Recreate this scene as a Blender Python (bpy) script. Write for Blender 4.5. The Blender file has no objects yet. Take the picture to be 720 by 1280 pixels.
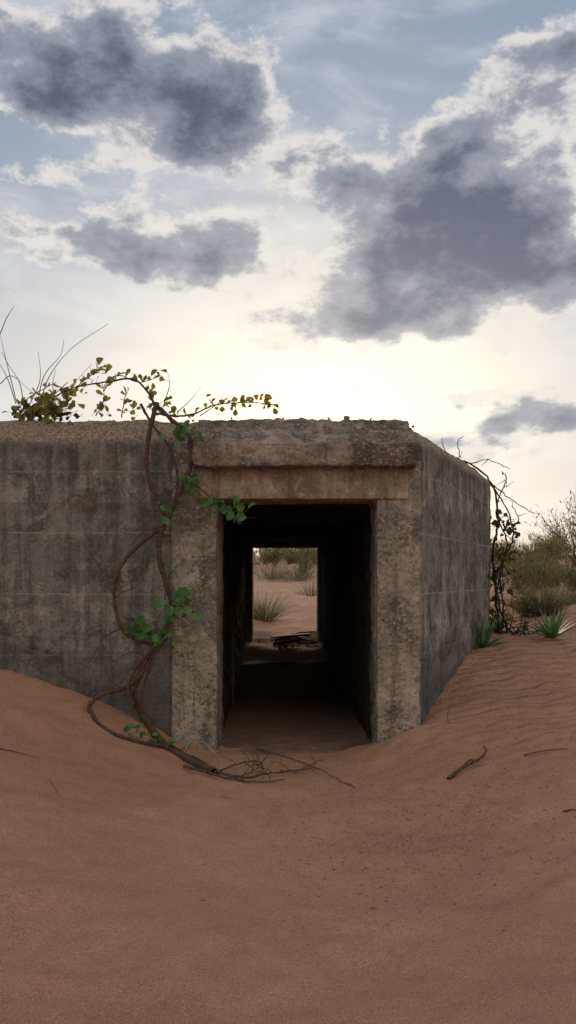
import bpy, bmesh, math, random
import numpy as np
from mathutils import Vector, Matrix
random.seed(7); rng=np.random.default_rng(5)
S=bpy.context.scene
FP=1000.0; HY=722.0; CX=360.0; CH=1.386
def P(px,py,d): return Vector(((px-CX)/FP*d, d, CH-(py-HY)/FP*d))
# ------------------------------------------------------------ camera
cam=bpy.data.cameras.new("camera"); co=bpy.data.objects.new("camera",cam); S.collection.objects.link(co)
co.location=(0,0,CH); co.rotation_euler=(math.radians(90),0,0)
cam.sensor_fit='VERTICAL'; cam.sensor_height=36; cam.lens=FP/1280*36
cam.shift_y=(HY-640)/1280.0; cam.clip_start=0.05; cam.clip_end=3000
S.camera=co
S.view_settings.view_transform='Standard'
try: S.view_settings.look='None'
except: pass
S.view_settings.exposure=0
# ------------------------------------------------------------ node helper
class N:
    def __init__(s,nt): s.nt=nt; nt.nodes.clear()
    def n(s,t,**k):
        x=s.nt.nodes.new(t)
        for a,b in k.items(): setattr(x,a,b)
        return x
    def put(s,sock,v):
        if v is None: return
        if isinstance(v,bpy.types.NodeSocket): s.nt.links.new(v,sock)
        else:
            if isinstance(v,(tuple,list)) and sock.type=='RGBA' and len(v)==3: v=(*v,1)
            sock.default_value=v
    def m(s,op,a,b=None,c=None,clamp=False):
        x=s.n('ShaderNodeMath',operation=op,use_clamp=clamp)
        s.put(x.inputs[0],a); s.put(x.inputs[1],b)
        if c is not None: s.put(x.inputs[2],c)
        return x.outputs[0]
    def ss(s,v,a,b,o0=0.0,o1=1.0):
        x=s.n('ShaderNodeMapRange',interpolation_type='SMOOTHSTEP')
        s.put(x.inputs[0],v); s.put(x.inputs[1],a); s.put(x.inputs[2],b); s.put(x.inputs[3],o0); s.put(x.inputs[4],o1)
        return x.outputs[0]
    def mix(s,f,a,b,bt='MIX'):
        x=s.n('ShaderNodeMix',data_type='RGBA',blend_type=bt)
        s.put(x.inputs[0],f); s.put(x.inputs[6],a); s.put(x.inputs[7],b)
        return x.outputs[2]
    def map(s,v,loc=(0,0,0),rot=(0,0,0),sc=(1,1,1),vt='POINT'):
        x=s.n('ShaderNodeMapping',vector_type=vt); s.put(x.inputs[0],v)
        x.inputs[1].default_value=loc; x.inputs[2].default_value=rot; x.inputs[3].default_value=sc
        return x.outputs[0]
    def noise(s,v,scale,det=5,rough=.55,dist=0,col=False):
        x=s.n('ShaderNodeTexNoise'); s.put(x.inputs['Vector'],v)
        x.inputs['Scale'].default_value=scale; x.inputs['Detail'].default_value=det
        x.inputs['Roughness'].default_value=rough; x.inputs['Distortion'].default_value=dist
        return x.outputs['Color' if col else 'Fac']
    def voro(s,v,scale,feat='F1'):
        x=s.n('ShaderNodeTexVoronoi',feature=feat); s.put(x.inputs['Vector'],v); x.inputs['Scale'].default_value=scale
        return x.outputs[0]
    def bump(s,h,strength,dist,nrm=None):
        x=s.n('ShaderNodeBump'); x.inputs['Strength'].default_value=strength; x.inputs['Distance'].default_value=dist
        s.put(x.inputs['Height'],h); s.put(x.inputs['Normal'],nrm); return x.outputs[0]
    def hsum(s,*terms):
        t=0.0
        for h,k in terms: t=s.m('MULTIPLY_ADD',h,k,t)
        return t
    def sep(s,v):
        x=s.n('ShaderNodeSeparateXYZ'); s.put(x.inputs[0],v); return x.outputs
def newmat(name):
    m=bpy.data.materials.new(name); m.use_nodes=True; return m,N(m.node_tree)
def finish(g,col,rough,nrm=None,spec=.3):
    b=g.n('ShaderNodeBsdfPrincipled'); o=g.n('ShaderNodeOutputMaterial')
    g.put(b.inputs['Base Color'],col); g.put(b.inputs['Roughness'],rough); g.put(b.inputs['Normal'],nrm)
    b.inputs['Specular IOR Level'].default_value=spec
    g.nt.links.new(b.outputs[0],o.inputs[0]); return b,o
# ------------------------------------------------------------ world
SUN_AZ=math.atan(42/1000); SUN_EL=math.radians(12.0)
w=bpy.data.worlds.new("World"); S.world=w; w.use_nodes=True
g=N(w.node_tree)
tc=g.n('ShaderNodeTexCoord').outputs['Generated']
x,y,z=g.sep(tc)
az=g.m('ARCTAN2',x,y); el=g.m('ARCSINE',z)
comb=g.n('ShaderNodeCombineXYZ'); g.put(comb.inputs[0],az); g.put(comb.inputs[1],el); ae=comb.outputs[0]
sky=g.n('ShaderNodeTexSky',sky_type='NISHITA'); sky.sun_disc=False
sky.sun_elevation=SUN_EL; sky.sun_rotation=SUN_AZ; sky.dust_density=1.5; sky.air_density=1.0
nis=g.mix(1.0,sky.outputs[0],(.09,.09,.09),'MULTIPLY')
dv=g.map(tc,sc=(1,1,1.7))
def ang(px,py):
    X=(px-CX)/FP; Z=(HY-py)/FP; return math.atan(X), math.atan2(Z,math.sqrt(1+X*X))
warp=g.noise(dv,6.0,3,.6,col=True)
wv=g.n('ShaderNodeVectorMath',operation='MULTIPLY_ADD'); g.put(wv.inputs[0],warp); wv.inputs[1].default_value=(.18,.12,0); wv.inputs[2].default_value=(-.09,-.06,0)
wae=g.n('ShaderNodeVectorMath',operation='ADD'); g.put(wae.inputs[0],wv.outputs[0]); g.put(wae.inputs[1],ae)
blobs=[ # px,py,rx,ry,tilt,weight
 (150,95,145,60,-12,.98),(262,135,62,76,0,.78),(20,60,95,50,0,.66),(150,200,110,30,10,.50),
 (65,305,105,24,0,.86),(235,310,90,36,8,.78),(320,390,38,28,0,.70),
 (590,250,135,72,8,1.05),(640,345,165,70,5,1.05),(500,310,90,50,0,.55),(455,392,105,36,6,.82),(430,215,80,34,-15,.70),
 (550,180,66,36,0,.66),(690,95,76,42,8,.92),(390,300,70,34,0,.42),
 (660,535,150,22,4,1.05),(540,500,60,10,0,.4),(430,60,70,50,0,-.5),(640,160,44,16,0,-.45)]
tot=0.0
for (px,py,rx,ry,t,wt) in blobs:
    a,e=ang(px,py)
    mp=g.map(wae.outputs[0],loc=(a,e,0),rot=(0,0,math.radians(t)),sc=(rx/FP,ry/FP*.93,1),vt='TEXTURE')
    ln=g.n('ShaderNodeVectorMath',operation='DOT_PRODUCT'); g.put(ln.inputs[0],mp); g.put(ln.inputs[1],mp)
    ex=g.m('EXPONENT',g.m('MULTIPLY',ln.outputs['Value'],-.9))
    tot=g.m('MULTIPLY_ADD',ex,wt,tot)
away=g.ss(y,.72,.45)
tot=g.m('MULTIPLY_ADD',away,.36,tot)
n1=g.noise(dv,10.5,8,.66,.1)
D0=g.m('MULTIPLY_ADD',g.m('SUBTRACT',n1,.5),2.9,tot)
upd=g.n('ShaderNodeVectorMath',operation='ADD'); g.put(upd.inputs[0],dv); upd.inputs[1].default_value=(.006,0,.018)
n1u=g.noise(upd.outputs[0],10.5,6,.66,.1)
rel=g.m('SUBTRACT',n1u,n1)
alpha=g.ss(D0,.28,.62)
thick=g.m('ADD',g.ss(D0,.32,1.95),g.m('MULTIPLY',rel,1.9),clamp=True)
sd=Vector((math.sin(SUN_AZ)*math.cos(SUN_EL),math.cos(SUN_AZ)*math.cos(SUN_EL),math.sin(SUN_EL)))
def gl(rx,ry,de=0):
    mp=g.map(ae,loc=(SUN_AZ,SUN_EL+de,0),sc=(rx,ry,1),vt='TEXTURE')
    ln=g.n('ShaderNodeVectorMath',operation='DOT_PRODUCT'); g.put(ln.inputs[0],mp); g.put(ln.inputs[1],mp)
    return g.m('EXPONENT',g.m('MULTIPLY',ln.outputs['Value'],-1.0))
gw=gl(.38,.18,.03); gn=gl(.16,.075,.005)
veiln=g.noise(g.map(tc,sc=(1,1,2.8)),4.5,5,.62,.5)
veil=g.mix(g.ss(el,.16,.50),(.60,.59,.62),(.28,.35,.47))
veil=g.mix(g.ss(veiln,.42,.66,0,.62),veil,(.70,.72,.76))
base=g.mix(.84,nis,veil)
base=g.mix(g.m('MULTIPLY',gw,.75),base,(.98,.93,.85))
base=g.mix(gn,base,(1.9,1.55,1.02))
bright=g.mix(gw,(.72,.70,.69),(1.02,.95,.84))
dark=g.mix(g.m('MULTIPLY',gw,.8),(.100,.120,.175),(.36,.35,.38))
mid=g.mix(gw,(.31,.335,.40),(.58,.56,.56))
cl=g.mix(g.ss(thick,.0,.30),bright,mid); cl=g.mix(g.ss(thick,.20,.85),cl,dark)
allc=g.mix(alpha,base,cl)
# warm fill added to the unseen sky opposite the sun
allc=g.mix(g.m('MULTIPLY',g.ss(y,.3,-.4),.55),allc,(.84,.74,.64))
hz=g.ss(el,0.09,0.0)
allc=g.mix(g.m('MULTIPLY',hz,.5),allc,(.72,.66,.64))
fin=g.mix(1.0,allc,(10,10,10),'MULTIPLY')
bg=g.n('ShaderNodeBackground'); g.put(bg.inputs[0],fin); bg.inputs[1].default_value=.1
wo=g.n('ShaderNodeOutputWorld'); g.nt.links.new(bg.outputs[0],wo.inputs[0])
try: w.cycles.sampling_method='MANUAL'; w.cycles.sample_map_resolution=512
except Exception as e: print(e)
# ------------------------------------------------------------ sun
sl=bpy.data.lights.new("sun","SUN"); so=bpy.data.objects.new("sun",sl); S.collection.objects.link(so)
sl.energy=1.3; sl.angle=math.radians(10); sl.color=(1,.78,.54)
so.rotation_euler=(-sd).to_track_quat('-Z','Y').to_euler()
# ------------------------------------------------------------ terrain
C=[(-2.27,6.3,.62),(-1.57,6.3,.43),(-1.0,6.3,.17),(-.58,6.3,.0),(.06,6.3,-.03),(.6,6.3,.05),(.8,6.25,.14),(1.03,6.3,.23),
(1.6,7.6,.5),(2.33,9.2,.74),(3.5,9.2,.72),(5,9.2,.8),(2.0,6.3,.34),(3,6.3,.42),(5,6,.6),
(0,2.2,0),(-1.2,3,.06),(-2.3,4.5,.42),(-4,6.3,.95),(-4,3,.5),(1.6,3,.06),(3,4,.25),(0,4.5,-.02),(.3,5.6,-.04),(-.6,5.6,.02),(-1.3,5.4,.2),
(0,0,0),(-3,0,.3),(3,0,.1),(-6.5,6,1.0),(-6.5,9,1.0),(-6.5,13,.7),(-4,17,.45),(-.1,15.4,.24),(-.1,17,.20),(2,17,.4),(3.2,13,.8),(5,13,1.0),(8,10,1.0),(8,5,.6),(8,0,.3),(-8,0,.6),(0,-5,0),(6,-5,.2),(-6,-5,.3),
(0,20,.45),(-3,21,.7),(4,20,.9),(8,18,1.2),(-8,18,1.0),(1.2,5.2,.1)]
C=np.array(C,float)
def rbf(X,Y,Wt):
    o=np.zeros_like(X)+Wt[-3]+Wt[-2]*X+Wt[-1]*Y
    for i,(a,b,c) in enumerate(C):
        r=np.sqrt((X-a)**2+(Y-b)**2+.12); o+=Wt[i]*r
    return o
n=len(C); A=np.zeros((n+3,n+3)); 
A[:n,:n]=np.sqrt((C[:,None,0]-C[None,:,0])**2+(C[:,None,1]-C[None,:,1])**2+.12)
A[:n,n]=1;A[:n,n+1]=C[:,0];A[:n,n+2]=C[:,1];A[n,:n]=1;A[n+1,:n]=C[:,0];A[n+2,:n]=C[:,1]
W=np.linalg.solve(A,np.concatenate([C[:,2],[0,0,0]]))
def sst(a,b,v):
    t=np.clip((v-a)/(b-a),0,1); return t*t*(3-2*t)
waves=[]
for k in range(5):
    for j in range(6):
        th=rng.uniform(0,2*math.pi); f=.12*(1.9**k)*rng.uniform(.8,1.25)
        waves.append((k,math.cos(th)*f*6.28,math.sin(th)*f*6.28,rng.uniform(0,6.28)))
def fb(X,Y,kmin,kmax,gain=.5):
    o=np.zeros_like(X)
    for k,a,b,p in waves:
        if kmin<=k<=kmax: o+=np.sin(a*X+b*Y+p)*(gain**(k-kmin))
    return o/4
DENTS=[(-.80,2.66,.075,.030),(-.70,2.72,.05,-.016)]
for i in range(110):
    DENTS.append((rng.uniform(-2.8,3.2),rng.uniform(2.2,6.0),rng.uniform(.05,.16),rng.uniform(-.012,.020)))
def H(X,Y):
    X=np.asarray(X,float);Y=np.asarray(Y,float)
    r=np.sqrt(X**2+(Y-8)**2)
    near=rbf(X,Y,W)
    front=sst(4,-30,Y)
    far=.7+1.75*sst(12,38,r)*(1-.8*front)+.45*fb(X*.35,Y*.35,0,3,.6)*sst(14,40,r)-1.2*sst(70,200,r)
    far=far+1.0*sst(10,35,-X)*sst(60,20,Y)*.5
    k=sst(9.5,17,r)
    h=near*(1-k)+far*k
    q=fb(X*2.3,Y*3.4,2,4,.7)
    h=h+.018*fb(X,Y,2,3)+.017*q+.07*fb(X,Y,2,4,.7)*sst(9.5,16,Y)
    s1=np.sin(X*1.1+Y*2.9+1.2*fb(X,Y,1,3)); h=h+.022*sst(.2,1.0,s1)*sst(6.5,5,Y)*sst(1.5,2.4,Y)
    s2=np.sin(X*4.1-Y*6.3+2.2*fb(X,Y,1,4)); h=h+.010*s2*sst(6.2,5,Y)*sst(-.8,1.2,X)*sst(1.5,2.4,Y)
    for (a,b,s,dp) in DENTS:
        h=h-dp*np.exp(-((X-a)**2+(Y-b)**2*2.2)/(s*s))
    strip=sst(1.0,.85,np.abs(X+.02))*sst(6.3,6.9,Y)*(1-sst(15.0,15.4,Y))
    tun=-.07+ .30*sst(12.2,14.5,Y)+.05*fb(X*1.7,Y*1.7,2,4)*sst(11,13,Y)
    return h*(1-strip)+tun*strip
def gh(x,y): return float(H(np.array([x]),np.array([y]))[0])
def G(px,py,lift=0.0):
    d=np.linspace(1.2,60,6000); X=(px-CX)/FP*d; Z=CH-(py-HY)/FP*d
    hh=H(X,d); i=np.argmax(Z<=hh)
    return Vector((X[i],d[i],hh[i]+lift))
def axis(dense,lim,step0,grow,sgn=1):
    v=[dense]; s=step0
    while abs(v[-1])<lim: s*=grow; v.append(v[-1]+sgn*s)
    return v[1:]
xs=np.concatenate([axis(-4.2,900,.04,1.12,-1)[::-1],np.arange(-4.2,5.4,.035),axis(5.4,900,.04,1.10)])
ys=np.concatenate([axis(1.4,500,.05,1.2,-1)[::-1],np.arange(1.4,9.5,.03),np.arange(9.5,24,.08),axis(24,1200,.08,1.08)])
XX,YY=np.meshgrid(xs,ys); ZZ=H(XX,YY)
nx,ny=len(xs),len(ys)
verts=np.stack([XX,YY,ZZ],-1).reshape(-1,3)
I=np.arange(nx*ny).reshape(ny,nx)
faces=np.stack([I[:-1,:-1],I[:-1,1:],I[1:,1:],I[1:,:-1]],-1).reshape(-1,4)
def npmesh(name,verts,faces,smooth=True):
    me=bpy.data.meshes.new(name); me.from_pydata([tuple(v) for v in verts],[],[tuple(f) for f in faces]); me.update()
    if smooth: me.polygons.foreach_set('use_smooth',[True]*len(me.polygons))
    ob=bpy.data.objects.new(name,me); S.collection.objects.link(ob); return ob
ground=npmesh("sand_ground",verts.tolist(),faces.tolist())
m,g=newmat("sand"); tc=g.n('ShaderNodeTexCoord').outputs['Object']; X,Y,Z=g.sep(tc)
n1=g.noise(tc,.9,4,.6); n2=g.noise(tc,7,4,.65); n3=g.noise(tc,240,2,.8); n4=g.noise(tc,55,4,.75)
c=g.mix(g.ss(n1,.3,.7),(.385,.195,.112),(.50,.268,.162))
c=g.mix(g.ss(n2,.4,.75,0,.45),c,(.29,.142,.082))
c=g.mix(g.ss(n4,.50,.72,0,.28),c,(.60,.39,.26))
c=g.mix(g.ss(n4,.47,.28,0,.32),c,(.21,.105,.062))
c=g.mix(g.ss(n3,.50,.68,0,.75),c,(.70,.46,.32))
c=g.mix(g.ss(n3,.46,.30,0,.80),c,(.13,.062,.038))
grav=g.voro(tc,60); gm=g.m('MULTIPLY',g.ss(n1,.45,.60),g.ss(grav,.30,.12))
c=g.mix(g.m('MULTIPLY',gm,.5),c,(.18,.11,.08))
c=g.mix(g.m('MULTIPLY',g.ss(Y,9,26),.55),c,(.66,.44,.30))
wv=g.n('ShaderNodeTexWave',wave_type='BANDS',bands_direction='Y',wave_profile='SIN')
g.put(wv.inputs['Vector'],g.map(tc,rot=(0,0,-.12))); wv.inputs['Scale'].default_value=2.2; wv.inputs['Distortion'].default_value=7.0
wv.inputs['Detail'].default_value=2.5; wv.inputs['Detail Scale'].default_value=1.1
rm=g.m('MULTIPLY',g.ss(g.m('MULTIPLY_ADD',n1,1.4,X),1.4,2.6),g.ss(Y,4.4,6.0))
rm=g.m('MULTIPLY',rm,g.ss(n2,.3,.65,.3,1))
hs=g.hsum((g.m('MULTIPLY',wv.outputs['Fac'],rm),.040),(n2,.034),(n4,.011),(n3,.0032),(gm,.004))
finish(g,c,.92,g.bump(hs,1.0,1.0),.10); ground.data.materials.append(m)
# ------------------------------------------------------------ concrete
def concrete(name,c0,c1,c2,pit=.5,lines=True,warmtop=True,agg=.0,depth=1.0,spec=.2):
    m,g=newmat(name); tc=g.n('ShaderNodeTexCoord').outputs['Object']; X,Y,Z=g.sep(tc)
    n1=g.noise(tc,1.1,4,.62,.4); n2=g.noise(tc,6,5,.72,.3); n3=g.noise(tc,42,3,.75); n5=g.noise(g.map(tc,loc=(4,2,9)),2.4,6,.75,.6)
    st=g.noise(g.map(tc,sc=(9,9,.55)),1.0,4,.65)
    c=g.mix(g.ss(n1,.36,.64),c0,c1)
    c=g.mix(g.ss(n5,.50,.60,0,.9),c,c2)
    c=g.mix(g.ss(n5,.46,.34,0,.75),c,(c1[0]*1.45,c1[1]*1.4,c1[2]*1.3))
    c=g.mix(g.ss(n2,.52,.64,0,.65),c,(c1[0]*1.5,c1[1]*1.42,c1[2]*1.3))
    c=g.mix(g.ss(n2,.46,.36,0,.5),c,(c2[0]*.6,c2[1]*.6,c2[2]*.6))
    c=g.mix(g.ss(st,.48,.62,0,.6),c,(c0[0]*.38,c0[1]*.37,c0[2]*.36))
    c=g.mix(g.ss(st,.44,.34,0,.35),c,(c1[0]*1.4,c1[1]*1.33,c1[2]*1.22))
    c=g.mix(g.ss(n3,.5,.72,0,.5),c,(c0[0]*.35,c0[1]*.34,c0[2]*.33))
    c=g.mix(g.ss(n3,.46,.30,0,.35),c,(c1[0]*1.8,c1[1]*1.7,c1[2]*1.55))
    v=g.voro(tc,36); vm=g.m('MULTIPLY',g.ss(v,.24,.08),g.ss(n2,.45,.6))
    c=g.mix(g.m('MULTIPLY',vm,pit),c,(.05,.047,.043))
    terms=[(n2,.024*depth),(n3,.008*depth),(vm,-.008)]
    if agg>0:
        v2=g.n('ShaderNodeTexVoronoi'); g.put(v2.inputs['Vector'],tc); v2.inputs['Scale'].default_value=24
        am=g.m('MULTIPLY',g.ss(v2.outputs[0],.45,.3),g.ss(n5,.40,.54)); 
        sc=g.sep(v2.outputs['Color'])[0]
        c=g.mix(g.m('MULTIPLY',am,agg),c,g.mix(sc,(.12,.10,.08),(.46,.40,.32)))
        terms.append((am,.010))
    if lines:
        zz=g.m('ADD',g.m('ADD',Z,-.77+.2425),g.m('MULTIPLY',g.m('SUBTRACT',n2,.5),.045))
        fr=g.m('ABSOLUTE',g.m('SUBTRACT',g.m('FRACT',g.m('DIVIDE',zz,.485)),.5))
        ln=g.ss(fr,.020,.004)
        band=g.m('FRACT',g.m('MULTIPLY',g.m('FLOOR',g.m('DIVIDE',zz,.485)),.37))
        c=g.mix(g.m('MULTIPLY',band,.45),c,(c0[0]*.45,c0[1]*.45,c0[2]*.45))
        xx=g.m('ADD',g.m('ADD',g.m('ADD',X,g.m('MULTIPLY',Y,.45)),.1),g.m('MULTIPLY',g.m('SUBTRACT',n2,.5),.03))
        fx=g.m('ABSOLUTE',g.m('SUBTRACT',g.m('FRACT',g.m('DIVIDE',xx,1.31)),.5)); lx=g.ss(fx,.493,.499)
        ln=g.m('MAXIMUM',ln,g.m('MULTIPLY',lx,.6))
        ln=g.m('MULTIPLY',ln,g.ss(n5,.38,.54,.1,1))
        c=g.mix(g.m('MULTIPLY',ln,.38),c,(c1[0]*1.6,c1[1]*1.5,c1[2]*1.4))
    if warmtop:
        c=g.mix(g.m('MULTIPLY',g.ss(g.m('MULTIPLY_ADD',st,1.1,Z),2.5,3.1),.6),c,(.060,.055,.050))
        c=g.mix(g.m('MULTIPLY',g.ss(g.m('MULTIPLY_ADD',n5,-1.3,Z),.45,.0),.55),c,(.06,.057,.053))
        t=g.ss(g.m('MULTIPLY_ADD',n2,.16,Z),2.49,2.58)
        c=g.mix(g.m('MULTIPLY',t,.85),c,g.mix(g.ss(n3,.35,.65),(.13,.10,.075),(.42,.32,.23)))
    finish(g,c,.9,g.bump(g.hsum(*terms),1.0,1.0),spec); return m
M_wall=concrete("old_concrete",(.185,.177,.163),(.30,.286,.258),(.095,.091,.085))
M_dark_c=concrete("shade_darkened_concrete",(.038,.035,.031),(.062,.056,.051),(.024,.022,.020),warmtop=False,lines=False,spec=.02)  # tunnel darkness painted into the concrete colour of walls, ceiling and ribs
M_port=concrete("pitted_concrete",(.24,.212,.178),(.35,.31,.257),(.13,.118,.10),pit=.8,lines=False,warmtop=False,agg=.7,depth=1.4)
M_slab=concrete("weathered_slab_concrete",(.18,.148,.120),(.30,.25,.20),(.09,.077,.064),pit=.8,lines=False,warmtop=False,agg=.55,depth=1.4)
M_lint=concrete("smooth_concrete",(.31,.235,.165),(.40,.315,.225),(.2,.16,.12),pit=.3,lines=False,warmtop=False,depth=.5)
m,g=newmat("dusty_shaded_floor"); tc=g.n('ShaderNodeTexCoord').outputs['Object']; X,Y,Z=g.sep(tc)
n2=g.noise(tc,5,5,.7); n3=g.noise(tc,60,3,.7)
c=g.mix(g.ss(n2,.35,.65),(.17,.12,.09),(.27,.19,.145)); c=g.mix(g.ss(n3,.45,.7,0,.5),c,(.11,.08,.06))
c=g.mix(g.ss(g.m('MULTIPLY_ADD',n2,1.2,Y),7.2,10.0),c,(.022,.018,.015))   # blown sand by the door, tunnel shade painted into the colour deeper in
df=g.n('ShaderNodeBsdfDiffuse'); g.put(df.inputs[0],c); g.put(df.inputs['Normal'],g.bump(g.hsum((n2,.02),(n3,.004)),1,1))
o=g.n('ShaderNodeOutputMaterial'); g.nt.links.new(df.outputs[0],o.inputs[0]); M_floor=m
def hexa(name,pts):
    bm=bmesh.new(); v=[bm.verts.new(p) for p in pts]
    for f in [(0,1,2,3),(7,6,5,4),(0,4,5,1),(1,5,6,2),(2,6,7,3),(3,7,4,0)]: bm.faces.new([v[i] for i in f])
    bmesh.ops.recalc_face_normals(bm,faces=bm.faces[:])
    me=bpy.data.meshes.new(name); bm.to_mesh(me); bm.free()
    ob=bpy.data.objects.new(name,me); S.collection.objects.link(ob); return ob
def prism(name,poly_bottom,z0,rings):
    bm=bmesh.new(); prev=[bm.verts.new((*p,z0)) for p in poly_bottom]; bm.faces.new(prev[::-1])
    for poly,zz in rings:
        cur=[bm.verts.new((*p,zz)) for p in poly]
        for i in range(len(cur)):
            j=(i+1)%len(cur); bm.faces.new((prev[i],prev[j],cur[j],cur[i]))
        prev=cur
    bm.faces.new(prev); bmesh.ops.recalc_face_normals(bm,faces=bm.faces[:])
    me=bpy.data.meshes.new(name); bm.to_mesh(me); bm.free()
    ob=bpy.data.objects.new(name,me); S.collection.objects.link(ob)
    return ob
def box(name,x0,x1,y0,y1,z0,z1):
    return hexa(name,[(x0,y0,z0),(x1,y0,z0),(x1,y1,z0),(x0,y1,z0),(x0,y0,z1),(x1,y0,z1),(x1,y1,z1),(x0,y1,z1)])
def bake(ob):
    dg=bpy.context.evaluated_depsgraph_get(); me=bpy.data.meshes.new_from_object(ob.evaluated_get(dg))
    ob.modifiers.clear(); ob.data=me
def tex(name,sz,depth=4,typ='CLOUDS'):
    t=bpy.data.textures.new(name,typ); t.noise_scale=sz
    if typ=='CLOUDS': t.noise_depth=depth
    return t
T1=tex("big",.5,3); T2=tex("mid",.12,4); T3=tex("fine",.035,3)
def rough(ob,vox,a,b_,c_,mats,cut=None):
    for k in (cut or []):
        bo=ob.modifiers.new("b",'BOOLEAN'); bo.object=k; bo.operation='DIFFERENCE'; bo.solver='EXACT'
    r=ob.modifiers.new("r",'REMESH'); r.mode='VOXEL'; r.voxel_size=vox; r.use_smooth_shade=True
    for t,s in ((T1,a),(T2,b_),(T3,c_)):
        if s:
            d=ob.modifiers.new("d",'DISPLACE'); d.texture=t; d.strength=s; d.mid_level=.5; d.texture_coords='GLOBAL'
    bake(ob); ob.data.materials.clear()
    for mm in (mats if isinstance(mats,list) else [mats]): ob.data.materials.append(mm)
    ob.data.polygons.foreach_set('use_smooth',[True]*len(ob.data.polygons))
bunker=bpy.data.objects.new("concrete_bunker",None); S.collection.objects.link(bunker)
foot=[(-4.6,6.33),(1.03,6.33),(2.33,9.2),(2.33,12.8),(1.4,15.2),(-4.4,15.2),(-5.6,12.8),(-5.6,9.2)]
def inset(poly,d):
    out=[]; nn=len(poly)
    for i in range(nn):
        p0=Vector(poly[i-1]);p=Vector(poly[i]);p1=Vector(poly[(i+1)%nn])
        e0=(p-p0).normalized(); e1=(p1-p).normalized(); n0=Vector((-e0.y,e0.x)); n1=Vector((-e1.y,e1.x))
        bb=(n0+n1); bb=bb/ (1+n0.dot(n1)); out.append(tuple(p+bb*d))
    return out
body=prism("walls_and_roof",foot,-.6,[(foot,2.48),(inset(foot,.20),2.665)])
cut=hexa("cut",[(-.56,6.0,-1),(.706,6.0,-1),(.60,15.6,-1),(-.80,15.6,-1),(-.56,6.0,2.0),(.706,6.0,2.0),(.60,15.6,2.06),(-.80,15.6,2.06)])
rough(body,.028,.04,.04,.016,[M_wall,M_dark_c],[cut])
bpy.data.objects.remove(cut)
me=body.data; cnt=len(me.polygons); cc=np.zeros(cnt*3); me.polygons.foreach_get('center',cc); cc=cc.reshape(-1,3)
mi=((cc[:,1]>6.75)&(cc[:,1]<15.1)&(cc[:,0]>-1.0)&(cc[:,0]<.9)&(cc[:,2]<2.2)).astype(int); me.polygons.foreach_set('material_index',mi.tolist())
def yzprism(name,x0,x1,sec):
    bm=bmesh.new(); a=[bm.verts.new((x0,p[0],p[1])) for p in sec]; b=[bm.verts.new((x1,p[0],p[1])) for p in sec]
    bm.faces.new(a); bm.faces.new(b[::-1])
    for i in range(len(sec)): j=(i+1)%len(sec); bm.faces.new((a[i],b[i],b[j],a[j]))
    bmesh.ops.recalc_face_normals(bm,faces=bm.faces[:])
    me=bpy.data.meshes.new(name); bm.to_mesh(me); bm.free(); ob=bpy.data.objects.new(name,me); S.collection.objects.link(ob); return ob
slab=yzprism("door_canopy_slab",-.73,.985,[(6.09,2.235),(6.08,2.41),(6.16,2.45),(6.5,2.67),(6.7,2.67),(6.7,2.235)])
rough(slab,.012,.03,.055,.02,M_slab)
lint=box("door_lintel",-.70,.94,6.235,6.7,2.0,2.245); rough(lint,.012,.006,.006,.003,M_lint)
jl=box("left_jamb",-.915,-.56,6.275,6.9,-.5,2.24); rough(jl,.014,.012,.022,.010,M_port)
jt=box("left_jamb_upper",-.90,-.70,6.285,6.9,2.2,2.46); rough(jt,.014,.012,.018,.008,M_port)
jr=box("right_jamb",.70,1.035,6.255,6.75,-.5,2.24); rough(jr,.014,.012,.028,.016,M_port)
cor=box("right_corner_pier",.93,1.045,6.262,6.42,-.5,2.30); rough(cor,.014,.012,.02,.01,M_wall)
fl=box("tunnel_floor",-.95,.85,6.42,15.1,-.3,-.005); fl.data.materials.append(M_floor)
ex=[]
ex.append(box("exit_frame_left",-.95,-.655,14.7,15.25,-.4,2.2)); ex.append(box("exit_frame_right",.545,.85,14.7,15.25,-.4,2.2)); ex.append(box("exit_frame_top",-.66,.55,14.71,15.24,1.94,2.25))
ex.append(box("exit_sill",-.66,.55,14.72,15.2,-.3,.22))
for o in ex: rough(o,.03,.015,.015,.0,M_port)
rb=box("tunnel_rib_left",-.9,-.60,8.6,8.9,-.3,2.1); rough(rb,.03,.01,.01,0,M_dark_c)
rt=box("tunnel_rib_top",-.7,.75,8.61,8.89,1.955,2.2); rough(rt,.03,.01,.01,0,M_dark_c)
for o in [body,slab,lint,jl,jt,jr,cor,fl,rb,rt]+ex: o.parent=bunker
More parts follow.
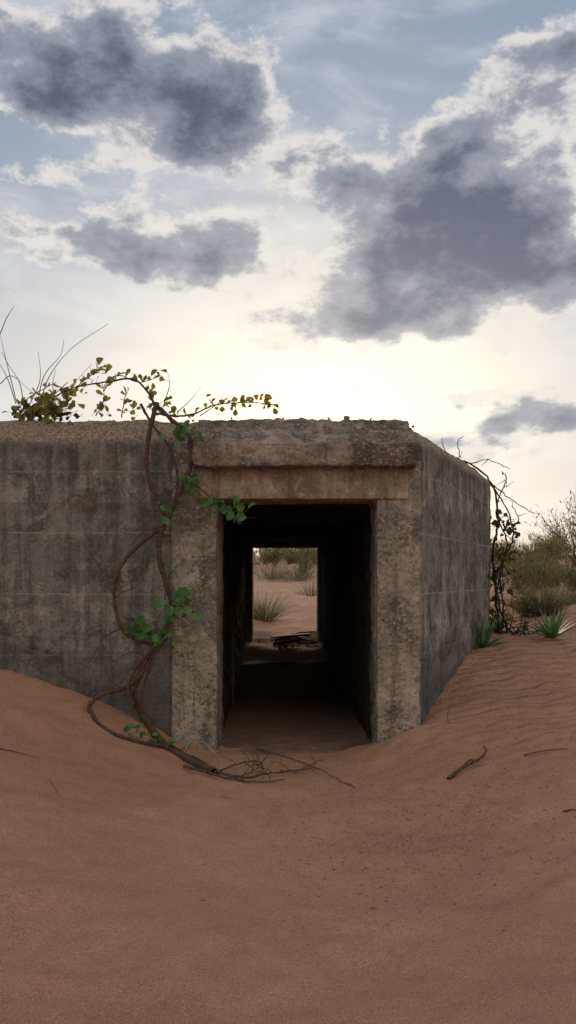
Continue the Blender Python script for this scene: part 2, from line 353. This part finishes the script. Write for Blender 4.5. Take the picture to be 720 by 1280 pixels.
# ------------------------------------------------------------ builder for plants & stones
class B:
    def __init__(s): s.v=[];s.f=[];s.m=[]
    def tube(s,pts,r0,r1,mat=0,sub=6,sides=6,jit=.0,noise=0):
        pts=[Vector(p) for p in pts]; P4=[pts[0]*2-pts[1]]+pts+[pts[-1]*2-pts[-2]] 
        path=[]
        for i in range(1,len(P4)-2):
            a,b,c,d=P4[i-1:i+3]
            for k in range(sub):
                t=k/sub; path.append(.5*((2*b)+(c-a)*t+(2*a-5*b+4*c-d)*t*t+(3*b-a-3*c+d)*t**3))
        path.append(pts[-1]); nP=len(path)
        if jit: path=[p+Vector((random.gauss(0,jit),random.gauss(0,jit)*.5,random.gauss(0,jit))) for p in path]
        up=Vector((.3,1,.2)).normalized(); base=len(s.v)
        for i,p in enumerate(path):
            t=(path[min(i+1,nP-1)]-path[max(i-1,0)]); t=t.normalized() if t.length>1e-7 else Vector((0,0,1))
            up=(up-t*up.dot(t)); up=up.normalized() if up.length>1e-4 else t.orthogonal().normalized()
            sd_=t.cross(up); r=r0+(r1-r0)*i/(nP-1); r*=1+noise*random.uniform(-1,1)
            for k in range(sides):
                a=2*math.pi*k/sides+i*.12; s.v.append(p+(up*math.cos(a)+sd_*math.sin(a))*r)
        for i in range(nP-1):
            for k in range(sides):
                q=base+i*sides; s.f.append((q+k,q+(k+1)%sides,q+sides+(k+1)%sides,q+sides+k)); s.m.append(mat)
        s.f.append(tuple(base+(nP-1)*sides+k for k in range(sides))); s.m.append(mat)
        return path
    def leaf(s,p,d,nrm,L,Wd,mat=1,fold=.3,lobed=False):
        d=d.normalized(); sx=d.cross(nrm); sx=sx.normalized() if sx.length>1e-4 else d.orthogonal().normalized(); nn=sx.cross(d)
        prof=[(0,.0,0),(.18,.20,.02),(.45,.42,.05),(.70,.5,.03),(.92,.26,-.03),(1,.0,-.08)]
        if lobed: prof=[(0,.0,0),(.20,.24,.02),(.38,.50,.05),(.52,.36,.04),(.74,.50,.0),(1,.0,-.10)]
        mid=[];lf=[];rt=[]
        for (t,wv_,h) in prof:
            wv_*=random.uniform(.88,1.1)
            c=p+d*(t*L)+nn*(h*L); s.v.append(c); mid.append(len(s.v)-1)
            if wv_>0:
                s.v.append(c+sx*wv_*Wd+nn*fold*wv_*Wd); lf.append(len(s.v)-1)
                s.v.append(c-sx*wv_*Wd+nn*fold*wv_*Wd); rt.append(len(s.v)-1)
        for side,fl_ in ((lf,0),(rt,1)):
            F=[(mid[0],mid[1],side[0])]+[(mid[i],mid[i+1],side[i],side[i-1]) for i in range(1,4)]+[(mid[4],mid[5],side[3])]
            for q in F: s.f.append(q if fl_ else q[::-1]); s.m.append(mat)
    def blade(s,p,d,L,w_,bend,mat=1,seg=4):
        d=d.normalized(); sx=d.cross(Vector((0,0,1))); sx=sx.normalized() if sx.length>1e-3 else Vector((1,0,0))
        a=random.uniform(-.8,.8); sx=(Matrix.Rotation(a,3,d)@sx)
        b=len(s.v); q=Vector(p)
        for i in range(seg+1):
            t=i/seg; ww=w_*(1-t**1.6)*(.55+.45*min(1,t*3))+.0006
            s.v.append(q-sx*ww*.5); s.v.append(q+sx*ww*.5)
            d=(d+Vector((0,0,-bend/seg))*(t+.4)).normalized(); q=q+d*(L/seg)
        for i in range(seg): k=b+2*i; s.f.append((k,k+1,k+3,k+2)); s.m.append(mat)
    def stone(s,p,r,mat=0):
        b=len(s.v)
        sx,sy,sz=[random.uniform(.6,1.3) for _ in range(3)]; R=Matrix.Rotation(random.uniform(0,6.3),3,'Z')@Matrix.Rotation(random.uniform(0,1),3,'X')
        for c in ICO_V:
            q=R@Vector((c.x*sx,c.y*sy,c.z*sz*.7)); q*=r*random.uniform(.8,1.15); s.v.append(Vector(p)+q)
        for f in ICO_F: s.f.append(tuple(b+i for i in f)); s.m.append(mat)
    def obj(s,name,mats,smooth=True,parent=None):
        me=bpy.data.meshes.new(name); me.from_pydata([tuple(v) for v in s.v],[],s.f); 
        for mm in mats: me.materials.append(mm)
        me.polygons.foreach_set('material_index',s.m); me.polygons.foreach_set('use_smooth',[smooth]*len(s.f)); me.update()
        ob=bpy.data.objects.new(name,me); S.collection.objects.link(ob); ob.parent=parent; return ob
bm=bmesh.new(); bmesh.ops.create_icosphere(bm,subdivisions=1,radius=1); bm.verts.ensure_lookup_table()
ICO_V=[v.co.copy() for v in bm.verts]; ICO_F=[tuple(v.index for v in f.verts) for f in bm.faces]; bm.free()
def leafmat(name,ca,cb,trans=.35,rough=.45):
    m,g=newmat(name); tc=g.n('ShaderNodeTexCoord').outputs['Object']
    n=g.noise(tc,14,2,.6); c=g.mix(g.ss(n,.35,.65),ca,cb)
    b,o=finish(g,c,rough,None,.4)
    t=g.n('ShaderNodeBsdfTranslucent'); g.put(t.inputs[0],g.mix(1,c,(1.5,1.6,.6),'MULTIPLY'))
    mx=g.n('ShaderNodeMixShader'); mx.inputs[0].default_value=trans
    g.nt.links.new(b.outputs[0],mx.inputs[1]); g.nt.links.new(t.outputs[0],mx.inputs[2]); g.nt.links.new(mx.outputs[0],o.inputs[0]); return m
def barkmat(name,ca,cb):
    m,g=newmat(name); tc=g.n('ShaderNodeTexCoord').outputs['Object']
    n=g.noise(tc,60,4,.7); c=g.mix(g.ss(n,.3,.7),ca,cb); finish(g,c,.85,g.bump(n,.7,.006),.2); return m
M_bark=barkmat("vine_bark",(.045,.028,.021),(.15,.095,.068))
M_dark=barkmat("dark_twig",(.025,.018,.014),(.07,.05,.038))
M_dry=barkmat("dry_stem",(.16,.12,.08),(.30,.24,.17))
M_leaf=leafmat("vine_leaf",(.045,.14,.035),(.12,.24,.055),.3,.4)
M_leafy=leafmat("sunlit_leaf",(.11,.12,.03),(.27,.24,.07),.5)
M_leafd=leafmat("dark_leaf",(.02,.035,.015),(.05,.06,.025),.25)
M_shr=leafmat("shrub_leaf",(.08,.085,.04),(.21,.185,.09),.35,.6)
M_grass=leafmat("desert_grass",(.085,.085,.055),(.22,.20,.14),.25,.7)
M_agave=leafmat("agave_leaf",(.07,.15,.05),(.15,.25,.10),.15,.5)
M_stone=barkmat("gravel",(.16,.09,.06),(.46,.31,.22))
def rnd(s=1): return Vector((random.uniform(-s,s),random.uniform(-s,s),random.uniform(-s,s)))
def cluster(b,c,nl,spread,L,mat=1,face=Vector((0,-1,.5)),lob=True):
    for i in range(nl):
        th=random.uniform(0,6.28); d=Vector((math.cos(th),random.uniform(-.5,.1),math.sin(th)))
        p=c+Vector((random.gauss(0,spread),random.uniform(-.05,.02),random.gauss(0,spread*.7)))
        l=L*random.uniform(.55,1.25)
        b.tube([p-d*.4*l,p+d*.25*l],.0018,.0012,0,2,4); b.leaf(p+d*.22*l,d+rnd(.3),(face+rnd(.8)).normalized(),l,l*random.uniform(.7,.95),mat,.35,lob)
def twig(b,p0,d,L,r,mat,depth=1,curl=.35,leafL=0,leafm=1,leafn=0):
    pts=[Vector(p0)]; dd=d.normalized(); n_=5
    for i in range(n_): dd=(dd+rnd(curl)).normalized(); pts.append(pts[-1]+dd*L/n_)
    path=b.tube(pts,r,r*.35,mat,3,5,noise=.1)
    if depth>0:
        for i in range(3):
            k=random.randrange(len(path)//4,len(path)-1); t=(path[k+1]-path[k]).normalized()
            twig(b,path[k],t+rnd(.8),L*random.uniform(.35,.6),r*.55,mat,depth-1,curl,leafL,leafm,leafn)
    if leafL:
        for i in range(leafn):
            k=random.randrange(1,len(path)-1); t=(path[k+1]-path[k]).normalized()
            b.leaf(path[k],t+rnd(.9),(Vector((0,-.6,.8))+rnd(.5)).normalized(),leafL*random.uniform(.6,1.2),leafL*.6,leafm)
    return path
# ---- climbing vine
v=B(); D=6.20
def W_(pts,d=D,wob=.02): return [P(a,b_,d+random.uniform(-wob,wob)) for a,b_ in pts]
v.tube(W_([(196,503),(187,540),(183,580),(190,610),(205,640),(206,656),(185,672),(160,695),(146,720),(143,750),(152,785),(172,800),(192,806)]),.019,.015,0,8,8,.0016,.15)
main=[(165,868),(172,850),(184,822),(205,790),(216,762),(208,730),(200,700),(200,670),(214,640),(232,600),(240,572),(236,545),(215,525),(194,505)]
v.tube([G(268,968,.01),G(240,955,.02),G(205,935,.03),G(180,905,.06)]+W_(main),.029,.016,0,8,8,.002,.15)
v.tube([G(118,902,.01),G(112,888,.03)]+W_([(128,868),(150,862),(172,848),(190,822),(200,800)],6.17),.018,.012,0,8,8,.0015,.15)
v.tube([G(118,902,.012),G(140,918,.01),G(175,930,.01),G(215,938,.02),G(250,958,.01),G(272,968,.01)],.012,.018,0,8,7,.002,.15)
v.tube(W_([(176,505),(190,530),(212,560),(222,600),(214,640),(205,662)],6.19),.011,.008,0,7,6,.001,.1)
v.tube(W_([(185,818),(170,835),(160,860),(166,880)],6.16),.012,.014,0,6,6,.001,.1)
v.tube(W_([(176,880),(182,850),(196,815),(212,790),(206,750),(212,715)],6.15),.010,.006,0,7,6,.0015,.15)
for pts in [[(152,785),(130,797),(116,822)],[(165,868),(140,852),(132,836)],[(200,700),(215,712),(222,706)],[(143,750),(150,742),(168,735)],[(232,600),(252,612),(270,628),(300,640)],[(205,640),(196,632),(190,628)],[(205,656),(180,665),(165,680)],[(216,762),(232,752),(245,748)],[(184,822),(165,815),(150,822)]]:
    v.tube(W_(pts,6.17),.006,.003,0,6,5,.001)
for a,b_ in main+[(146,720),(143,750),(152,785),(160,695),(183,580),(190,610)]:
    for k in range(2): twig(v,P(a,b_,6.19),Vector((random.uniform(-1,1),-.2,random.uniform(-1,1))),random.uniform(.05,.12),.003,0,0)
for (a,b_,n_,sp,L) in [(236,536,14,.055,.075),(228,545,5,.04,.06),(236,608,10,.045,.075),(232,618,4,.03,.06),(262,628,9,.04,.07),(298,640,10,.045,.08),(277,632,6,.03,.065),
   (194,630,4,.02,.055),(210,645,4,.02,.055),(178,788,12,.06,.078),(205,790,10,.05,.075),(235,750,14,.065,.085),(222,757,6,.05,.08),(206,765,6,.035,.065),(186,797,5,.04,.065),(214,712,3,.02,.05),(196,800,4,.03,.065)]:
    cluster(v,P(a,b_,6.14),n_,sp,L)
for (a,b_,n_) in [(158,925,7),(178,928,8),(195,932,5),(226,942,6),(240,918,8),(236,930,4)]: cluster(v,G(a,b_,.06),n_,.04,.06,face=Vector((0,-.6,.8)))
R=6.50
def RR(pts,d=R): return [P(a,b_,d+random.uniform(-.05,.05)) for a,b_ in pts]
runs=[[(194,508),(185,490),(165,474),(130,478),(95,484),(70,496),(45,516)],[(190,515),(215,520),(240,518),(268,507),(305,503),(345,506)],[(130,478),(150,470),(175,478),(200,470)],[(95,484),(110,472),(125,462)],[(45,516),(60,500),(85,478)],[(120,520),(130,500),(128,480)],[(152,522),(155,505),(158,490)],[(15,520),(35,498),(70,478)]]
for r_ in runs:
    pa=v.tube(RR(r_),.010 if len(r_)>4 else .005,.003,0,7,6,.002,.1)
    for k in range(3,len(pa),3):
        for q in range(random.choice([1,2,3])):
            v.leaf(pa[k],Vector((random.uniform(-1,1),random.uniform(-.5,.5),random.uniform(-.1,1))),(Vector((0,-.5,.5))+rnd(.9)),random.uniform(.04,.09),random.uniform(.022,.038),2)
for (a,b_,n_) in [(40,512,26),(65,504,22),(80,510,20),(30,517,16),(92,490,10),(125,464,8),(190,475,6),(128,515,8),(156,512,6),(205,508,12),(190,500,6),(272,505,10),(292,506,9),(320,502,7),(338,503,7),(60,516,18)]:
    cluster(v,P(a,b_,6.55),n_,.055,.06,2,lob=False)
for (a,b_,n_) in [(45,516,22),(70,515,20),(30,520,12),(85,517,10)]: cluster(v,P(a,b_,6.62),n_,.06,.06,4,lob=False)
for r_ in [[(50,505),(62,470),(90,435),(135,405)],[(45,512),(55,470),(75,445),(80,425)],[(30,515),(25,480),(10,455),(2,440)],[(0,480),(15,470),(40,490)],[(0,418),(8,398),(18,382)],[(20,505),(8,470),(-10,440)],[(20,500),(10,460),(0,418)],[(222,515),(240,498),(252,482)],[(205,505),(212,480),(208,462)],[(250,520),(280,500),(300,492)],[(60,500),(85,485),(115,455)],[(35,510),(50,475),(48,440)],[(70,510),(66,480),(70,462)]]:
    v.tube(RR(r_,6.6),.0042,.0016,3,6,4)
v.obj("climbing_vine",[M_bark,M_leaf,M_leafy,M_dark,M_leafd])
# ---- fallen branches by the door
fb_=B()
for pts,r in [([(268,968),(300,975),(340,972),(390,965)],.011),([(240,950),(290,975),(330,980),(355,976)],.008),([(320,940),(350,947),(395,965),(445,990)],.006),([(275,966),(300,958),(325,956),(330,972)],.007),([(230,962),(262,972),(300,978)],.012),([(300,974),(318,966),(332,950)],.005),([(350,968),(372,972),(384,962)],.005)]:
    pa=fb_.tube([G(a,b_,.012+random.uniform(0,.02)) for a,b_ in pts],r,r*.4,0,7,6,.0025,.15)
    for k in range(3): twig(fb_,random.choice(pa[3:]),Vector((random.uniform(-1,1),random.uniform(-.5,.5),.25)),.16,.003,0,1)
fb_.obj("fallen_branches",[M_bark])
st=B(); st.tube([G(560,975,.01),G(580,965,.03),G(600,955,.04),G(607,946,.03),G(605,941,.05)],.012,.006,0,6,6,.003,.2); st.tube([G(575,968,.03),G(588,958,.04),G(596,957,.02)],.008,.004,0,5,5,.002)
st.obj("driftwood_stick",[M_bark])
for pts,r in [([(655,946),(680,940),(710,938)],.005),([(0,938),(20,942),(48,950)],.004),([(62,976),(68,986),(75,998)],.002),([(705,1016),(716,1014),(730,1018)],.006),([(560,905),(561,888)],.003)]:
    t=B(); t.tube([G(a,b_,.008) for a,b_ in pts] if len(pts)>2 else [G(560,905),G(560,905)+Vector((.0,0,.1)),G(560,905)+Vector((.02,0,.16))],r,r*.4,0,6,5,.001); t.obj("dry_twig",[M_bark])
lf=B(); lf.leaf(G(274,997,.01),Vector((1,.2,.1)),Vector((0,-.3,1)),.07,.04,0); lf.obj("dead_leaf",[leafmat("dry_leaf",(.35,.2,.06),(.4,.26,.1),.2)])
# ---- starburst dried weed on wall
sb=B(); c0=P(110,627,6.28)
for i in range(60):
    a=2*math.pi*i/60+random.uniform(-.06,.06); L=random.uniform(.08,.155)
    e=c0+Vector((math.cos(a)*L,random.uniform(-.01,.0),math.sin(a)*L*.85)); mdl=(c0+e)/2+Vector((0,-.006,0))
    sb.tube([c0+Vector((math.cos(a),0,math.sin(a)))*.01,mdl,e],.0024,.001,0,2,4)
sb.obj("dried_starburst_weed",[M_dry])
# ---- hanging vine on far right corner
h=B()
def Q(pts,d=9.25,wob=.12): return [P(a,b_,d+random.uniform(-wob,wob)) for a,b_ in pts]
for pts,r,tw in [([(632,812),(622,770),(619,730),(616,690),(623,650),(615,605),(588,580),(563,574)],.018,1),([(660,812),(635,785),(622,745),(630,700),(642,668),(630,630),(600,592),(570,572)],.013,1),([(625,800),(630,760),(624,720),(634,680),(620,640),(632,600),(628,590)],.012,1),([(615,605),(640,625),(665,640)],.008,.5),([(588,580),(610,575),(637,586)],.007,.5),([(563,574),(555,560),(552,548)],.007,0),([(575,572),(572,552),(580,545)],.006,0),([(622,745),(616,715),(628,690)],.009,1),([(630,660),(648,650),(640,632)],.008,1)]:
    pa=h.tube(Q(pts),r,r*.5,0,7,6,.006,.15)
    for k in range(int(len(pa)*.26*tw)):
        q=random.choice(pa); low=q.z<1.9
        twig(h,q,rnd()+Vector((.1,-.2,0)),random.uniform(.12,.34 if low else .16),.005,0,1 if low else 0,.5,.045,1,2 if low else 0)
for i in range(30):
    b0=P(random.uniform(616,664),random.uniform(806,818),9.3); b0.z=gh(b0.x,b0.y)
    twig(h,b0,Vector((random.uniform(-1,1),random.uniform(-.8,.4),random.uniform(.2,1.2))),random.uniform(.2,.45),.007,0,1,.45,.04,1,1)
for (a,b_,n_) in [(628,662,26),(622,690,18),(630,650,14),(622,735,12),(618,770,12),(626,715,12)]:
    cluster(h,P(a,b_,9.25),n_,.08,.065,1,lob=False)
h.obj("tangled_dry_vine",[M_dark,M_leafd])
def agave(c,n_,L,w_):
    b=B()
    for i in range(n_):
        th=random.uniform(0,6.28); e=random.uniform(.25,1.4)
        b.blade(c+Vector((math.cos(th),math.sin(th),0))*.02,Vector((math.cos(th),math.sin(th),math.tan(min(e,1.3)))),L*random.uniform(.7,1.1),w_,.35,0,5)
    return b.obj("agave_plant",[M_agave])
for a,b_,L in [(603,812,.36),(690,815,.38)]:
    p=P(a,b_,8.5 if a<650 else 8.9); p.z=gh(p.x,p.y); agave(p,46,L,.040)
def tuft(b,c,n_,L,w_=.008,spread=.12,mat=0):
    for i in range(n_):
        th=random.uniform(0,6.28); s_=random.uniform(.15,1.3)
        p=c+Vector((math.cos(th),math.sin(th),0))*random.uniform(0,spread)
        b.blade(p,Vector((math.cos(th)*s_,math.sin(th)*s_,1)),L*random.uniform(.6,1.1),w_,random.uniform(.3,1.1),mat,4)
for px,d,n_,L,sp in [(674,11.4,700,.60,.26),(716,13.0,300,.5,.25),(328,18.5,360,.9,.3),(340,30,240,1.0,.5),(375,30,300,1.1,.6),(390,24,160,.7,.3)]:
    b=B(); xx=(px-CX)/FP*d; tuft(b,Vector((xx,d,gh(xx,d)-.02)),n_,L,.011,sp); b.obj("desert_grass_tuft",[M_grass])
def shrub(b,c,hgt,wid,nb,leafL,nl,lean=0):
    for i in range(nb):
        th=random.uniform(0,6.28); s_=random.uniform(.1,1)
        d=Vector((math.cos(th)*s_*wid/hgt+lean,math.sin(th)*s_*wid/hgt,1)).normalized()
        pts=[c+Vector((math.cos(th),math.sin(th),0))*.06*random.random()]; L=hgt*random.uniform(.7,1.1)
        for k in range(4): d=(d+rnd(.22)+Vector((0,0,-.02))).normalized(); pts.append(pts[-1]+d*L/4)
        pa=b.tube(pts,.012*hgt/1.5,.003,0,3,4)
        for k in range(nl):
            j=random.randrange(len(pa)//4,len(pa)); q=pa[j]+rnd(.09*hgt/1.5)
            dd=(Vector((0,0,.7))+rnd(1)).normalized()
            if random.random()<.6: b.blade(q,dd,leafL*random.uniform(1,2.6),leafL*.12,.3,1,2)
            else: b.blade(q,dd,leafL,leafL*.36,.2,1,2)
b=B(); X0=6.45; shrub(b,Vector((X0,16.8,gh(X0,16.8))),2.0,1.35,70,.10,62,-.05); b.obj("desert_shrub",[M_dry,M_shr])
b=B(); X0=8.0; shrub(b,Vector((X0,22.5,gh(X0,22.5))),1.3,1.2,34,.12,50); b.obj("desert_shrub",[M_dry,M_shr])
b=B()
spots=[(6.9,23.5),(7.8,25),(8.6,26),(8.4,29),(10,32),(11,34),(10.4,38),(12.5,38),(13.5,42),(9.5,30),(12,36),(.8,34),(-.6,36),(-1.6,31),(1.6,39),(.2,41),(-1.2,40),(0.1,44),(.9,43),(-.5,45),(11.5,44),(15,44),(8.9,33)]
while len(spots)<95:
    r_=random.uniform(18,70); th=random.uniform(0,6.28); xx,yy=math.cos(th)*r_,8+math.sin(th)*r_
    if abs(xx)<3 and yy>0 and yy<30: continue
    if -3<yy<8 and abs(xx)<12: continue
    spots.append((xx,yy))
for i,(xx,yy) in enumerate(spots):
    hh=random.uniform(.7,1.5)*(1.2 if i<23 else 1); shrub(b,Vector((xx,yy,gh(xx,yy)-.05)),hh,hh*1.2,26 if i<23 else 14,.16,40 if i<23 else 30)
b.obj("distant_desert_shrubs",[M_dry,M_shr])
# ---- gravel
gr=B()
for i in range(2000):
    px=random.gauss(530,95); py=random.gauss(1000,60)
    if py<935 or py>1270: continue
    d=CH*1000/(py-HY)*.97; xx=(px-CX)/FP*d; gr.stone((xx,d,gh(xx,d)+.001),random.choice([.004,.005,.006,.009]),0)
for i in range(900):
    xx=random.uniform(-2.5,3); d=random.uniform(2.2,6.1); gr.stone((xx,d,gh(xx,d)),random.choice([.002,.003,.004]),0)
gr.obj("gravel",[M_stone],False)
rs=B()
for i in range(520):
    k=random.random(); dd=random.uniform(0,1.1)
    if k<.5: xx=random.uniform(-3.6,-.6); yy=6.36+dd*.22; zz=2.48+dd*.19
    elif k<.75: xx=random.uniform(-.7,1.0); yy=6.15+dd*.35; zz=2.435+dd*.235
    else:
        t=random.random(); xx=1.0+t*1.25-dd*.17; yy=6.42+t*2.85; zz=2.49+dd*.17
    rs.stone((xx,yy,zz-.004),random.uniform(.005,.016)*(1 if random.random()<.95 else 1.9),0)
rs.obj("roof_rubble",[M_slab],False)
db=B()
for k in range(5):
    y0=random.uniform(13.9,15.3); x0=random.uniform(-.5,.0)
    db.tube([Vector((x0,y0,gh(x0,y0)+.03)),Vector((x0+.35,y0+.1,gh(x0+.3,y0)+.06)),Vector((x0+.7,y0-.1,gh(x0+.6,y0)+.03))],.03,.012,0,5,6,.006,.2)
# broken plank lying across the sill
pc=[(-.30,14.9),(.42,15.05),(.40,15.25),(-.34,15.12)]; base=len(db.v)
for zo in (.25,.285):
    for i,(a,b_) in enumerate(pc): db.v.append(Vector((a,b_,zo+(.05 if i in (1,2) else 0))))
for f in [(0,3,2,1),(4,5,6,7),(0,1,5,4),(1,2,6,5),(2,3,7,6),(3,0,4,7)]: db.f.append(tuple(base+i for i in f)); db.m.append(1)
for k in range(30):
    x0=random.uniform(-.6,.5); y0=random.uniform(12.6,15); db.stone((x0,y0,gh(x0,y0)),random.uniform(.015,.05),0)
db.obj("tunnel_debris",[M_bark,M_dry],False)
print("done")
